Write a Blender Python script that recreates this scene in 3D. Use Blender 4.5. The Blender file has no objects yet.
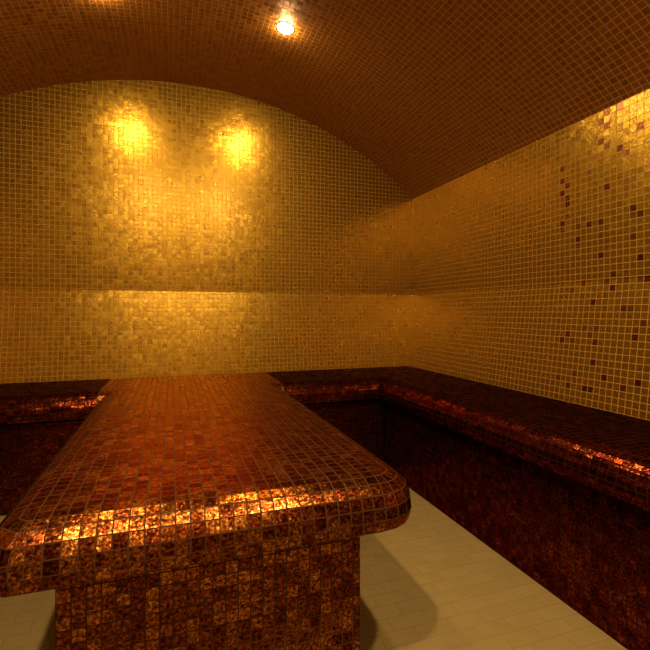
import bpy, math, random
from mathutils import Vector
random.seed(7)
SC = bpy.context.scene
COL = SC.collection

# ------------------------------------------------------------------ measures (metres, z = 0 is the eye height)
P = 0.025                      # one mosaic tile with its joint
FLOOR = -0.83
SEAT = -0.35                   # top of benches and table
LEAN = 0.115                   # above this height walls are upright, below they lean in like a backrest
SPRING = 0.752                 # where the vault starts
CX = 0.105                     # axis of the room
XR, XL = 1.52, 2*0.105 - 1.52
YB, YF = 2.66, -2.3
OFF = 0.06                     # how far the backrest leans in at seat height
HALF = XR - CX


def arch(x):
    d = min(1.0, abs(x - CX)/HALF)
    return SPRING + RISE*(max(0.0, 1 - d**EXPO))**POW
RISE, EXPO, POW = 0.535, 2.05, 0.92

# ------------------------------------------------------------------ helpers
def tag(o, label=None, cat=None, group=None, kind=None):
    if label: o['label'] = label
    if cat: o['category'] = cat
    if group: o['group'] = group
    if kind: o['kind'] = kind
    return o


def empty(name, loc):
    o = bpy.data.objects.new(name, None)
    o.empty_display_size = 0.1
    COL.objects.link(o)
    o.location = loc
    return o


class MB:
    """collects quads with mosaic UVs (one UV unit = one tile)"""
    def __init__(self):
        self.v, self.f, self.uv, self.dark, self.idx = [], [], [], [], {}

    def vert(self, p):
        k = (round(p[0], 5), round(p[1], 5), round(p[2], 5))
        if k not in self.idx:
            self.idx[k] = len(self.v)
            self.v.append(k)
        return self.idx[k]

    def face(self, pts, uvs, dark=0.0, out=None):
        if out is not None:      # wind the face so that its normal points along out
            q = [Vector(p) for p in pts]
            if (q[2] - q[0]).cross(q[3] - q[1]).dot(Vector(out)) < 0:
                pts, uvs = pts[::-1], uvs[::-1]
        ids, us = [], []
        for p, u in zip(pts, uvs):
            i = self.vert(p)
            if i not in ids:
                ids.append(i)
                us.append(u)
        if len(ids) >= 3:
            self.f.append(ids)
            self.uv.append(us)
            self.dark.append(dark)

    def build(self, name, mat, parent=None, smooth=True, loc=(0, 0, 0)):
        me = bpy.data.meshes.new(name)
        L = Vector(loc)
        me.from_pydata([Vector(p) - L for p in self.v], [], self.f)
        lay = me.uv_layers.new(name='UVMap')
        k = 0
        for poly, us in zip(me.polygons, self.uv):
            for li, u in zip(poly.loop_indices, us):
                lay.data[li].uv = u
            poly.use_smooth = smooth
        at = me.attributes.new('dark', 'FLOAT', 'FACE')
        at.data.foreach_set('value', self.dark)
        me.materials.append(mat)
        me.update()
        if smooth:
            me.set_sharp_from_angle(angle=math.radians(35))
        o = bpy.data.objects.new(name, me)
        COL.objects.link(o)
        if parent:
            o.parent = parent
        else:
            o.location = loc
        return o

# ------------------------------------------------------------------ materials
class NT:
    def __init__(self, name):
        self.m = bpy.data.materials.new(name)
        self.m.use_nodes = True
        self.t = self.m.node_tree
        self.t.nodes.clear()

    def n(self, typ, **kw):
        nd = self.t.nodes.new(typ)
        for k, v in kw.items():
            setattr(nd, k, v)
        return nd

    def put(self, sock, val):
        if isinstance(val, bpy.types.NodeSocket):
            self.t.links.new(val, sock)
        else:
            sock.default_value = val

    def math(self, op, a, b=None, c=None, clamp=False):
        nd = self.n('ShaderNodeMath', operation=op, use_clamp=clamp)
        self.put(nd.inputs[0], a)
        if b is not None: self.put(nd.inputs[1], b)
        if c is not None: self.put(nd.inputs[2], c)
        return nd.outputs[0]

    def vmath(self, op, a, b=None):
        nd = self.n('ShaderNodeVectorMath', operation=op)
        self.put(nd.inputs[0], a)
        if b is not None: self.put(nd.inputs[1], b)
        return nd.outputs[0]

    def mix(self, fac, a, b, typ='RGBA', blend='MIX'):
        nd = self.n('ShaderNodeMix', data_type=typ)
        if typ == 'RGBA': nd.blend_type = blend
        i = {'FLOAT': (0, 2, 3, 0), 'RGBA': (0, 6, 7, 2)}[typ]
        self.put(nd.inputs[i[0]], fac)
        self.put(nd.inputs[i[1]], a)
        self.put(nd.inputs[i[2]], b)
        return nd.outputs[i[3]]

    def ramp(self, fac, stops, interp='LINEAR'):
        nd = self.n('ShaderNodeValToRGB')
        nd.color_ramp.interpolation = interp
        e = nd.color_ramp.elements
        while len(e) < len(stops): e.new(0.5)
        for el, (p, c) in zip(e, stops):
            el.position = p
            el.color = (*c, 1)
        self.put(nd.inputs[0], fac)
        return nd.outputs[0]

    def smooth(self, x, lo, hi):
        nd = self.n('ShaderNodeMapRange', interpolation_type='SMOOTHSTEP')
        self.put(nd.inputs[0], x)
        nd.inputs[1].default_value = lo
        nd.inputs[2].default_value = hi
        return nd.outputs[0]


def mosaic(name, tile_stops, grout, metallic=1.0, rough=(0.3, 0.45), gap=0.06, tilt=0.06,
           pillow=0.12, mottle=0.0, mottle_stops=None, mottle_scale=3.0, wrinkle=0.05, wrinkle_scale=5.0,
           dark_stops=None, grout_rough=0.75, scale=(1, 1), seed=0.0, coat=0.0, spec=0.5, edge=(1, 1, 1), stagger=0.0, gloss_flake=0.0):
    k = NT(name)
    uvn = k.n('ShaderNodeUVMap', uv_map='UVMap')
    uv = k.vmath('MULTIPLY', uvn.outputs[0], (scale[0], scale[1], 1))
    if stagger:
        s0 = k.n('ShaderNodeSeparateXYZ')
        k.put(s0.inputs[0], uv)
        row = k.math('FLOOR', s0.outputs[1])
        sh = k.math('MULTIPLY', k.math('MODULO', row, 2.0), stagger)
        c0 = k.n('ShaderNodeCombineXYZ')
        k.put(c0.inputs[0], k.math('ADD', s0.outputs[0], sh))
        k.put(c0.inputs[1], s0.outputs[1])
        uv = c0.outputs[0]
    cell = k.vmath('FLOOR', uv)
    fr = k.vmath('FRACTION', uv)
    wn = k.n('ShaderNodeTexWhiteNoise', noise_dimensions='3D')
    k.put(wn.inputs[0], k.vmath('ADD', cell, (0.37 + seed, 0.61 + seed, 3.1 + seed)))
    s = k.n('ShaderNodeSeparateXYZ')
    k.put(s.inputs[0], fr)
    dx = k.math('MINIMUM', s.outputs[0], k.math('SUBTRACT', 1.0, s.outputs[0]))
    dy = k.math('MINIMUM', s.outputs[1], k.math('SUBTRACT', 1.0, s.outputs[1]))
    dx = k.math('DIVIDE', dx, scale[0])
    dy = k.math('DIVIDE', dy, scale[1])
    mask = k.smooth(k.math('MINIMUM', dx, dy), gap*0.75, gap*1.25)
    # tile colour: one tone per tile, then the mottled foil inside it
    col = k.ramp(wn.outputs[0], tile_stops)
    nz = k.n('ShaderNodeTexNoise', noise_dimensions='3D')
    nz.inputs['Scale'].default_value = mottle_scale
    nz.inputs['Detail'].default_value = 4
    nz.inputs['Roughness'].default_value = 0.65
    nz.inputs['Distortion'].default_value = 0.6
    off = k.vmath('ADD', uv, k.vmath('SCALE', wn.outputs[1]))
    off.node.inputs[1]
    off.node.inputs[1].links[0].from_node.inputs['Scale'].default_value = 9.0
    k.put(nz.inputs['Vector'], off)
    if mottle:
        mc = k.ramp(nz.outputs[0], mottle_stops)
        col = k.mix(mottle, col, k.mix(1.0, col, mc, blend='MULTIPLY'))
    if dark_stops:
        at = k.n('ShaderNodeAttribute', attribute_name='dark')
        col = k.mix(at.outputs['Fac'], col, k.ramp(wn.outputs[0], dark_stops))
    base = k.mix(mask, (*grout, 1), col)
    # normal: every tile sits a little askew, has rounded edges and a faintly wavy face
    sc = k.n('ShaderNodeSeparateColor')
    k.put(sc.inputs[0], wn.outputs[1])
    nw = k.n('ShaderNodeTexNoise', noise_dimensions='3D')
    nw.inputs['Scale'].default_value = wrinkle_scale
    nw.inputs['Detail'].default_value = 2
    k.put(nw.inputs['Vector'], off)
    sw = k.n('ShaderNodeSeparateColor')
    k.put(sw.inputs[0], nw.outputs['Color'])
    comp = []
    for a in (0, 1):
        t1 = k.math('MULTIPLY', k.math('SUBTRACT', sc.outputs[a], 0.5), tilt*2)
        g = k.math('SUBTRACT', k.math('MULTIPLY', s.outputs[a], 2.0), 1.0)
        p5 = k.math('MULTIPLY', g, k.math('POWER', k.math('ABSOLUTE', g), 5.0))
        t2 = k.math('MULTIPLY', p5, pillow)
        t3 = k.math('MULTIPLY', k.math('SUBTRACT', sw.outputs[a], 0.5), wrinkle*2)
        tot = k.math('MULTIPLY', k.math('ADD', k.math('ADD', t1, t2), t3), mask)
        comp.append(k.math('MULTIPLY_ADD', tot, 0.5, 0.5))
    cc = k.n('ShaderNodeCombineColor')
    k.put(cc.inputs[0], comp[0])
    k.put(cc.inputs[1], comp[1])
    cc.inputs[2].default_value = 1.0
    nm = k.n('ShaderNodeNormalMap', space='TANGENT', uv_map='UVMap')
    k.put(nm.inputs['Color'], cc.outputs[0])
    ro = k.math('MULTIPLY_ADD', sc.outputs[2], rough[1]-rough[0], rough[0])
    b = k.n('ShaderNodeBsdfPrincipled')
    k.put(b.inputs['Base Color'], base)
    k.put(b.inputs['Metallic'], k.math('MULTIPLY', mask, metallic))
    k.put(b.inputs['Roughness'], k.mix(mask, grout_rough, ro, typ='FLOAT'))
    k.put(b.inputs['Normal'], nm.outputs[0])
    k.put(b.inputs['Specular IOR Level'], k.math('MULTIPLY', mask, spec))
    b.inputs['Specular Tint'].default_value = (*edge, 1)
    if coat:
        k.put(b.inputs['Coat Weight'], k.math('MULTIPLY', mask, coat))
        b.inputs['Coat Roughness'].default_value = 0.2
        k.put(b.inputs['Coat Normal'], nm.outputs[0])
    o = k.n('ShaderNodeOutputMaterial')
    k.t.links.new(b.outputs[0], o.inputs[0])
    return k.m


def plain(name, col, rough=0.4, metallic=0.0, emit=None, strength=0.0):
    k = NT(name)
    b = k.n('ShaderNodeBsdfPrincipled')
    b.inputs['Base Color'].default_value = (*col, 1)
    b.inputs['Roughness'].default_value = rough
    b.inputs['Metallic'].default_value = metallic
    if emit:
        b.inputs['Emission Color'].default_value = (*emit, 1)
        b.inputs['Emission Strength'].default_value = strength
    o = k.n('ShaderNodeOutputMaterial')
    k.t.links.new(b.outputs[0], o.inputs[0])
    return k.m


M_WALL = mosaic('gold_mosaic',
                [(0.0, (0.335, 0.193, 0.011)), (0.5, (0.35, 0.205, 0.012)), (1.0, (0.37, 0.22, 0.014))],
                grout=(0.43, 0.235, 0.06), coat=0.15, gap=0.045, metallic=0.84, rough=(0.27, 0.31), tilt=0.02, pillow=0.06, wrinkle=0.12,
                mottle=0.6, mottle_stops=[(0.3, (0.6, 0.5, 0.4)), (0.6, (1, 1, 1))], mottle_scale=2.5,
                dark_stops=[(0.0, (0.10, 0.025, 0.008)), (0.6, (0.16, 0.05, 0.012)), (1.0, (0.35, 0.16, 0.03))])
M_CEIL = mosaic('amber_mosaic',
                [(0.0, (0.25, 0.096, 0.011)), (0.5, (0.31, 0.118, 0.013)), (1.0, (0.36, 0.142, 0.016))],
                grout=(0.42, 0.20, 0.055), metallic=0.5, rough=(0.36, 0.5), tilt=0.03, pillow=0.06, wrinkle=0.08,
                mottle=0.4, mottle_stops=[(0.3, (0.5, 0.45, 0.4)), (0.6, (1, 1, 1))], mottle_scale=2.5, seed=4.0)
COPPER = [(0.36, (0.08, 0.04, 0.03)), (0.5, (0.55, 0.5, 0.4)), (0.64, (1.5, 2.1, 2.3))]
M_COPPER = mosaic('copper_mosaic',
                  [(0.0, (0.13, 0.024, 0.007)), (0.5, (0.25, 0.058, 0.013)), (1.0, (0.43, 0.14, 0.032))],
                  grout=(0.062, 0.026, 0.011), grout_rough=0.4, metallic=0.95, rough=(0.20, 0.28), tilt=0.035, pillow=0.10, wrinkle=0.18,
                  wrinkle_scale=5.0, mottle=1.0, mottle_stops=COPPER, mottle_scale=4.0, seed=8.0, gap=0.05, edge=(0.72, 0.42, 0.12))
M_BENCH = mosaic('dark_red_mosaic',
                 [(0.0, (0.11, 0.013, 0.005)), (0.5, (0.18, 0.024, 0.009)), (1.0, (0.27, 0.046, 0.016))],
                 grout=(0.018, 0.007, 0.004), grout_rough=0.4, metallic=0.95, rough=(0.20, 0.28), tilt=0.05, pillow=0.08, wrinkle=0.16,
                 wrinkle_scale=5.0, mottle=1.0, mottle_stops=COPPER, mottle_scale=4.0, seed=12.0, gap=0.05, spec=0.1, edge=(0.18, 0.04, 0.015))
M_FLOOR = mosaic('beige_floor_tile',
                 [(0.0, (0.26, 0.192, 0.082)), (0.5, (0.268, 0.199, 0.085)), (1.0, (0.28, 0.207, 0.089))],
                 grout=(0.225, 0.163, 0.066), metallic=0.0, rough=(0.5, 0.62), tilt=0.012, pillow=0.03, wrinkle=0.03,
                 mottle=0.6, mottle_stops=[(0.3, (0.8, 0.78, 0.74)), (0.65, (1, 1, 1))], mottle_scale=1.4,
                 scale=(0.25, 0.5), gap=0.05, stagger=0.5, seed=2.0, spec=0.3)
M_RIM = plain('brushed_steel', (0.62, 0.55, 0.42), 0.3, 1.0)
LAMP = (1.0, 0.70, 0.32)
M_LENS = plain('lit_lamp_glass', (0.9, 0.9, 0.85), 0.3, 0.0, LAMP, 720.0)
M_LENS_FRONT = plain('bright_lit_lamp_glass', (0.9, 0.9, 0.85), 0.3, 0.0, LAMP, 2250.0)
M_LENS_ADDED = plain('added_lamp_glass', (0.9, 0.9, 0.85), 0.3, 0.0, LAMP, 1000.0)  # glow for the added rear row of lamps

# ------------------------------------------------------------------ camera
F = 450.0
YAW = math.atan2(325 - 172, F)
cam = bpy.data.cameras.new('camera')
cam.sensor_fit = 'HORIZONTAL'
cam.sensor_width = 36
cam.lens = 36*F/650
cam.shift_y = -(325 - 312)/650
cam.clip_start = 0.02
co = bpy.data.objects.new('camera', cam)
COL.objects.link(co)
co.location = (0, 0, 0)
co.rotation_euler = (math.pi/2, 0, -YAW)
SC.camera = co


def ray(px, py):
    t, u = (px - 325)/F, (312 - py)/F
    c, s = math.cos(YAW), math.sin(YAW)
    return (s + t*c, c - t*s, u)

# ------------------------------------------------------------------ room shell
def wall_inset(z):
    if z >= LEAN: return 0.0
    if z <= SEAT: return OFF
    return OFF*(LEAN - z)/(LEAN - SEAT)


def end_wall(name, y, sgn):
    """wall across the room at y, sgn = direction into the room"""
    m = MB()
    n = math.ceil((XR - XL)/P)
    x0 = XL
    cols = [XL + i*P for i in range(n)] + [XR]
    def pt(x, z):
        w = wall_inset(z)
        return (min(max(x, XL + w), XR - w), y + sgn*w, z)
    for a, b in zip(cols[:-1], cols[1:]):
        ta, tb = arch(a), arch(b)
        for lo, hi in ((FLOOR, SEAT), (SEAT, LEAN), (LEAN, None)):
            za, zb = (ta, tb) if hi is None else (hi, hi)
            ps = [pt(a, lo), pt(b, lo), pt(b, zb), pt(a, za)]
            if sgn > 0: ps = ps[::-1]
            m.face(ps, [(q[0]/P, (q[2] - SEAT)/P) for q in ps])
    return tag(m.build(name, M_WALL, smooth=False), kind='structure')


DARK_PX = [(500 + a/4.333, 100 + b/4.333) for a, b in (
    (270, 300), (268, 350), (293, 372), (268, 402), (268, 437), (290, 430), (292, 455), (335, 413), (268, 540), (268, 570),
    (337, 553), (362, 548), (387, 541), (437, 530), (466, 612), (337, 608), (337, 637), (580, 465), (612, 488), (580, 592),
    (550, 345), (460, 378), (380, 310), (400, 255), (462, 198), (520, 205), (550, 220), (435, 90), (465, 105), (430, 180),
    (520, 25), (645, 255), (615, 100), (465, 40))]
DARK_PX += [(500 + a/3.827, 250 + b/3.827) for a, b in (
    (387, 25), (540, 30), (432, 97), (316, 132), (428, 150), (540, 115), (565, 115), (350, 205), (375, 205), (474, 202),
    (474, 228), (549, 285), (518, 312), (517, 340), (251, 328), (229, 350), (338, 331), (358, 357), (349, 437), (277, 480),
    (394, 494), (250, 523), (316, 537), (338, 540), (468, 534), (527, 515))]
FAINT_PX = [(500 + 437/4.333, 235), (500 + 580/4.333, 100 + 495/4.333), (500 + 290/4.333, 100 + 505/4.333)]
FAINT_PX += [(500 + a/3.827, 250 + b/3.827) for a, b in (
    (268, 160), (407, 125), (485, 118), (495, 228), (318, 305), (362, 308), (270, 352), (217, 495))]


def side_wall(name, x, sgn, darks):
    """wall along the room at x, sgn = direction into the room; one face per tile"""
    m = MB()
    ys = [YF + i*P for i in range(int((YB - YF)/P) + 1)]
    if YB - ys[-1] > 1e-4: ys.append(YB)
    zs = [SEAT + j*P for j in range(-20, 60)]
    zs = sorted([z for z in zs if FLOOR < z < SPRING - 1e-3] + [FLOOR, SPRING, LEAN])
    def pt(y, z):
        w = wall_inset(z)
        return (x + sgn*w, min(max(y, YF + w), YB - w), z)
    for a, b in zip(ys[:-1], ys[1:]):
        for c, d in zip(zs[:-1], zs[1:]):
            ps = [pt(a, c), pt(b, c), pt(b, d), pt(a, d)]
            if sgn > 0: ps = ps[::-1]
            key = (math.floor(((a + b)/2 - YF)/P), math.floor(((c + d)/2 - SEAT)/P))
            m.face(ps, [((q[1] - YF)/P, (q[2] - SEAT)/P) for q in ps], darks.get(key, 0.0))
    return tag(m.build(name, M_WALL, smooth=False), kind='structure')


def right_hit(px, py):
    d = ray(px, py)
    w = 0.0
    for _ in range(6):
        k = (XR - w)/d[0]
        w = wall_inset(k*d[2])
    return k*d[1], k*d[2]

darks = {}
for lst, val in ((FAINT_PX, 0.55), (DARK_PX, 1.0)):
    for px, py in lst:
        y, z = right_hit(px, py)
        darks[(math.floor((y - YF)/P), math.floor((z - SEAT)/P))] = val
rr = random.Random(3)
y_lim = math.floor((right_hit(652, 312)[0] - YF)/P)
for i in range(y_lim - 40, y_lim):           # the scatter of dark tiles goes on past the frame
    for j in range(0, 44):
        if rr.random() < 0.07: darks[(i, j)] = rr.choice((1.0, 1.0, 0.6))

end_wall('wall_back', YB, -1)
end_wall('wall_front', YF, 1)
side_wall('wall_right', XR, -1, darks)
side_wall('wall_left', XL, 1, {})

# vaulted ceiling, tiles laid along the arc
m = MB()
N = 96
# denser samples near the springing, equal steps in angle
xs = [CX - HALF*math.cos(math.pi*i/N) for i in range(N + 1)]
arc = [0.0]
for a, b in zip(xs[:-1], xs[1:]):
    arc.append(arc[-1] + math.hypot(b - a, arch(b) - arch(a)))
for i in range(N):
    a, b = xs[i], xs[i+1]
    ps = [(a, YF, arch(a)), (a, YB, arch(a)), (b, YB, arch(b)), (b, YF, arch(b))]
    us = [(arc[i]/P, (q[1] - YF)/P) if q[0] == a else (arc[i+1]/P, (q[1] - YF)/P) for q in ps]
    m.face(ps, us)
ceil = m.build('ceiling', M_CEIL)
tag(ceil, kind='structure')

m = MB()
ps = [(XL, YF, FLOOR), (XR, YF, FLOOR), (XR, YB, FLOOR), (XL, YB, FLOOR)]
m.face(ps, [(q[0]/P, q[1]/P) for q in ps])
tag(m.build('floor', M_FLOOR, smooth=False), kind='structure')

# ------------------------------------------------------------------ slabs with bullnose edges
# each row of tiles on the rounded edge is a flat facet; angle of its face from level
TURN = (6, 18, 41, 66, 84, 104, 150)
NA = len(TURN)
PROF = [(0.0, 0.0, 0.0)]                 # outwards, down, tile rows
for t in TURN:
    o_, d_, l_ = PROF[-1]
    PROF.append((o_ + P*math.cos(math.radians(t)), d_ - P*math.sin(math.radians(t)), l_ + P))
OUT = max(p[0] for p in PROF)            # how far the nose stands out
H = -PROF[-1][1]                         # slab thickness


def grid_face(m, x0, x1, y0, y1, z, up, lim=None):
    ps = [(x0, y0, z), (x1, y0, z), (x1, y1, z), (x0, y1, z)]
    if not up: ps = ps[::-1]
    m.face(ps, [(q[0]/P, q[1]/P) for q in ps])


def nose(m, p0, p1, out, ends, z=SEAT):
    """bullnose along the line p0 -> p1 of nose centres; ends: +1 outer mitre, -1 inner mitre, 0 square"""
    d = Vector((p1[0] - p0[0], p1[1] - p0[1]))
    L = d.length
    d /= L
    o = Vector(out)
    s0 = p0[0]*d.x + p0[1]*d.y
    v0 = (p0[0]*o.x + p0[1]*o.y)/P
    n = max(1, int(L/0.05))
    for i in range(NA):
        (oa, ua, la), (ob, ub, lb) = PROF[i], PROF[i+1]
        def q(t, off, u):
            a, b = -ends[0]*off, L + ends[1]*off
            s = a + (b - a)*t
            return ((p0[0] + d.x*s + o.x*off, p0[1] + d.y*s + o.y*off, z + u), s)
        for j in range(n):
            t0, t1 = j/n, (j + 1)/n
            A, sA = q(t0, oa, ua)
            B, sB = q(t1, oa, ua)
            C, sC = q(t1, ob, ub)
            D, sD = q(t0, ob, ub)
            ps = [A, B, C, D]
            us = [((s0 + sA)/P, v0 + la/P), ((s0 + sB)/P, v0 + la/P), ((s0 + sC)/P, v0 + lb/P), ((s0 + sD)/P, v0 + lb/P)]
            am = math.radians(TURN[i])
            m.face(ps, us, out=(o.x*math.sin(am), o.y*math.sin(am), math.cos(am)))


def box_side(m, a, b, z0, z1, flip=False):
    """upright rectangle from a to b (plan points)"""
    L = math.hypot(b[0]-a[0], b[1]-a[1])
    ps = [(a[0], a[1], z0), (b[0], b[1], z0), (b[0], b[1], z1), (a[0], a[1], z1)]
    us = [(0, z0/P), (L/P, z0/P), (L/P, z1/P), (0, z1/P)]
    if flip: ps, us = ps[::-1], us[::-1]
    m.face(ps, us)

# ---- the table: slab on a pedestal, running back to the wall
TL, TR, TF = -0.303 + OUT, 0.513 - OUT, 0.826 + OUT   # where the top starts to round: left, right, front
WB = YB - OFF                            # wall face at seat height
BY = 2.11 + OUT                              # nose centre of the bench along the back wall
T = empty('massage_table', (CX, 1.7, FLOOR))
tag(T, 'large copper red mosaic massage table on a tiled pedestal in the middle of the room', 'table')
m = MB()
RC = OUT - 0.05                          # bench risers stand 5 cm behind the nose
RP = 0.02                                # extra plan radius of the front right corner
NC = 5                                   # tiles round a corner
LEN = BY - TF
NS, NF = round(LEN/P), round((TR - TL - RP)/P)
# x, y, outward direction, tile count so far; the path starts and ends with a short stub that meets the bench
path = [(TL - OUT, BY, 0, -1, -OUT/P), (TL, BY, -1, -1, 0)]
for j in range(5, NS):
    path.append((TL, BY - LEN*j/NS, -1, 0, j))
# left corner: tiles cut at two arrises; right corner: rounder, five strips of tiles
for ox, oy, k in ((-1, 0, 0), (-1, -0.4, 1.5), (-0.4, -1, 4.5), (0, -1, 6)):
    path.append((TL, TF, ox, oy, NS + k))
u0f = NS + 6
u = u0f + NF
for i in range(NC + 1):
    t = math.radians(270 + 90*i/NC)
    path.append((TR - RP + RP*math.cos(t), TF + RP + RP*math.sin(t), math.cos(t), math.sin(t), u + i))
u += NC
for j in range(1, NS - 4):
    path.append((TR, TF + RP + (LEN - RP)*j/NS, 1, 0, u + j))
path += [(TR, BY, 1, -1, u + NS), (TR + OUT, BY, 0, -1, u + NS + OUT/P)]
DX = (TR - TL - RP)/NF
def top_uv(q): return (u0f + (q[0] - TL)/DX, (q[1] - TF)/P)
for z, up in ((SEAT, 1), (SEAT - H, -1)):
    ps = [(TL - OUT, WB - 0.002, z)] + [(q[0], q[1], z) for q in path] + [(TR + OUT, WB - 0.002, z)]
    if up < 0: ps = ps[::-1]
    m.face(ps, [top_uv(q) for q in ps])
last = len(path) - 1
for k, (p, q) in enumerate(zip(path[:-1], path[1:])):
    for (oa, ua, la), (ob, ub, lb) in zip(PROF[:-1], PROF[1:]):
        def w(e, off, up): return (e[0] + e[2]*off, e[1] + e[3]*off, SEAT + up)
        def un(at, off):                 # on the mitre the tile count follows the cut
            g = 0.0
            if at == 1: g = off if k == 1 else -off
            if at == last - 1: g = off if k == last - 1 else -off
            return path[at][4] + g/P
        ps = [w(p, oa, ua), w(q, oa, ua), w(q, ob, ub), w(p, ob, ub)]
        us = [(un(k, oa), la/P - 7), (un(k + 1, oa), la/P - 7), (un(k + 1, ob), lb/P - 7), (un(k, ob), lb/P - 7)]
        am = math.radians(TURN[round(la/P)])
        m.face(ps, us,
               out=((p[2] + q[2])*math.sin(am), (p[3] + q[3])*math.sin(am), 2*math.cos(am)))
def child(mb, name, mat, root, **kw):
    o = mb.build(name, mat, None, **kw)
    o.parent = root
    o.matrix_parent_inverse.identity()
    o.location = -Vector(root.location)
    return o
child(m, 'tabletop', M_COPPER, T, smooth=False)
m = MB()
a, b, c, d = (-0.198, 0.918), (0.394, 0.918), (0.394, WB - 0.02), (-0.198, WB - 0.02)
for p, q in ((a, b), (b, c), (c, d), (d, a)):
    box_side(m, p, q, FLOOR, SEAT - H)
box_side(m, (c[0], BY - RC), (TR + OUT, BY - RC), FLOOR, SEAT - H)
box_side(m, (TL - OUT, BY - RC), (d[0], BY - RC), FLOOR, SEAT - H)
child(m, 'pedestal', M_COPPER, T, smooth=False)

# ---- the benches: one on each side of the table, each turning the corner along its side wall
BR = 1.01 + OUT                              # nose centre of the stretch along the right wall


def bench(sgn, label):
    """sgn +1: right-hand corner, -1: left-hand corner (mirrored about the axis of the room)"""
    X = lambda x: x if sgn > 0 else 2*CX - x
    edge = (TR + OUT + 0.001) if sgn > 0 else 2*CX - (TL - OUT - 0.001)
    yb, xw, yf = WB - 0.002, XR - OFF - 0.002, YF + OFF + 0.002
    root = empty('tiled_bench', (X(1.25), 1.9, FLOOR))
    tag(root, label, 'bench', 'mosaic benches round the walls')
    def quad(m, pts, up):
        pts = [(X(p[0]), p[1], p[2]) for p in pts]
        if (sgn > 0) != up: pts = pts[::-1]
        m.face(pts, [(q[0]/P, q[1]/P) for q in pts])
    for part in (0, 1):
        m = MB()
        for z, up in ((SEAT, True), (SEAT - H, False)):
            if part == 0:     # along the back wall, mitred at the corner
                quad(m, [(edge, BY, z), (BR, BY, z), (xw, yb, z), (edge, yb, z)], up)
            else:
                quad(m, [(BR, yf, z), (xw, yf, z), (xw, yb, z), (BR, BY, z)], up)
        if part == 0:
            if sgn > 0: nose(m, (edge, BY), (BR, BY), (0, -1), (0, -1))
            else: nose(m, (X(BR), BY), (X(edge), BY), (0, -1), (-1, 0))
        else:
            if sgn > 0: nose(m, (BR, BY), (BR, yf), (-1, 0), (-1, 0))
            else: nose(m, (X(BR), yf), (X(BR), BY), (1, 0), (0, -1))
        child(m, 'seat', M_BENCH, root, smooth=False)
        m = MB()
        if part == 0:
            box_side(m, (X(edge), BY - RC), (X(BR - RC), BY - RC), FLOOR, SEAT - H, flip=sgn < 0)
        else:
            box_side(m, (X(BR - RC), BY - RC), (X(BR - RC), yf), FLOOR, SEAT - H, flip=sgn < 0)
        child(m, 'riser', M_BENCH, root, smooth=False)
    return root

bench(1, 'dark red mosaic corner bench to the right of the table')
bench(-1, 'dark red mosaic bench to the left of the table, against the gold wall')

# ------------------------------------------------------------------ ceiling lamps
def lathe(prof, seg=32):
    m = MB()
    for (r0, z0), (r1, z1) in zip(prof[:-1], prof[1:]):
        for i in range(seg):
            a, b = 2*math.pi*i/seg, 2*math.pi*(i + 1)/seg
            m.face([(r0*math.cos(a), r0*math.sin(a), z0), (r0*math.cos(b), r0*math.sin(b), z0),
                    (r1*math.cos(b), r1*math.sin(b), z1), (r1*math.cos(a), r1*math.sin(a), z1)], [(0, 0), (1, 0), (1, 1), (0, 1)])
    return m

RIM = [(0.034, 0.004), (0.034, -0.002), (0.036, -0.003), (0.039, -0.002), (0.040, 0.004)]
LENS = [(0.034*math.cos(t), -0.001 - 0.012*math.sin(t)) for t in [math.pi/2*i/8 for i in range(9)]]
LENS[-1] = (0.0, -0.013)


def lamp(x, y, label, glass=M_LENS):
    h = 1e-3
    slope = math.atan2(arch(x + h) - arch(x - h), 2*h)
    o = empty('ceiling_lamp', (x, y, arch(x)))
    o.rotation_euler = (0, -slope, 0)
    tag(o, label, 'lamp', 'round lamps in the vaulted ceiling')
    r = lathe(RIM).build('rim', M_RIM, o)
    l = lathe(LENS).build('lens', glass, o)
    return o

LX0, LX1 = -0.265, 0.475
LY0, LY1, LY2 = 1.94, 0.12, -1.70  # third row is unseen, added to brighten the pedestal front
lamp(LX1, LY0, 'small round glowing lamp set in the vaulted ceiling near the back wall')
lamp(LX0, LY0, 'round ceiling lamp just past the top left edge of the picture, glowing on the vault')
lamp(LX0, LY1, 'left round ceiling lamp above the viewer, in front of the table', M_LENS_FRONT)
lamp(LX1, LY1, 'right round ceiling lamp above the viewer, in front of the table', M_LENS_FRONT)
lamp(LX0, LY2, 'left unseen ceiling lamp added behind the viewer to light the pedestal front', M_LENS_ADDED)
lamp(LX1, LY2, 'right unseen ceiling lamp added behind the viewer to light the pedestal front', M_LENS_ADDED)

# ------------------------------------------------------------------ world and colour
w = bpy.data.worlds.new('world')
SC.world = w
w.use_nodes = True
w.node_tree.nodes['Background'].inputs[0].default_value = (0, 0, 0, 1)
w.node_tree.nodes['Background'].inputs[1].default_value = 0
SC.cycles.sample_clamp_indirect = 2.0
SC.cycles.blur_glossy = 1.0
SC.view_settings.view_transform = 'Standard'
SC.view_settings.look = 'None'
SC.view_settings.gamma = 1
SC.view_settings.exposure = 0.12
SC.view_settings.use_curve_mapping = False
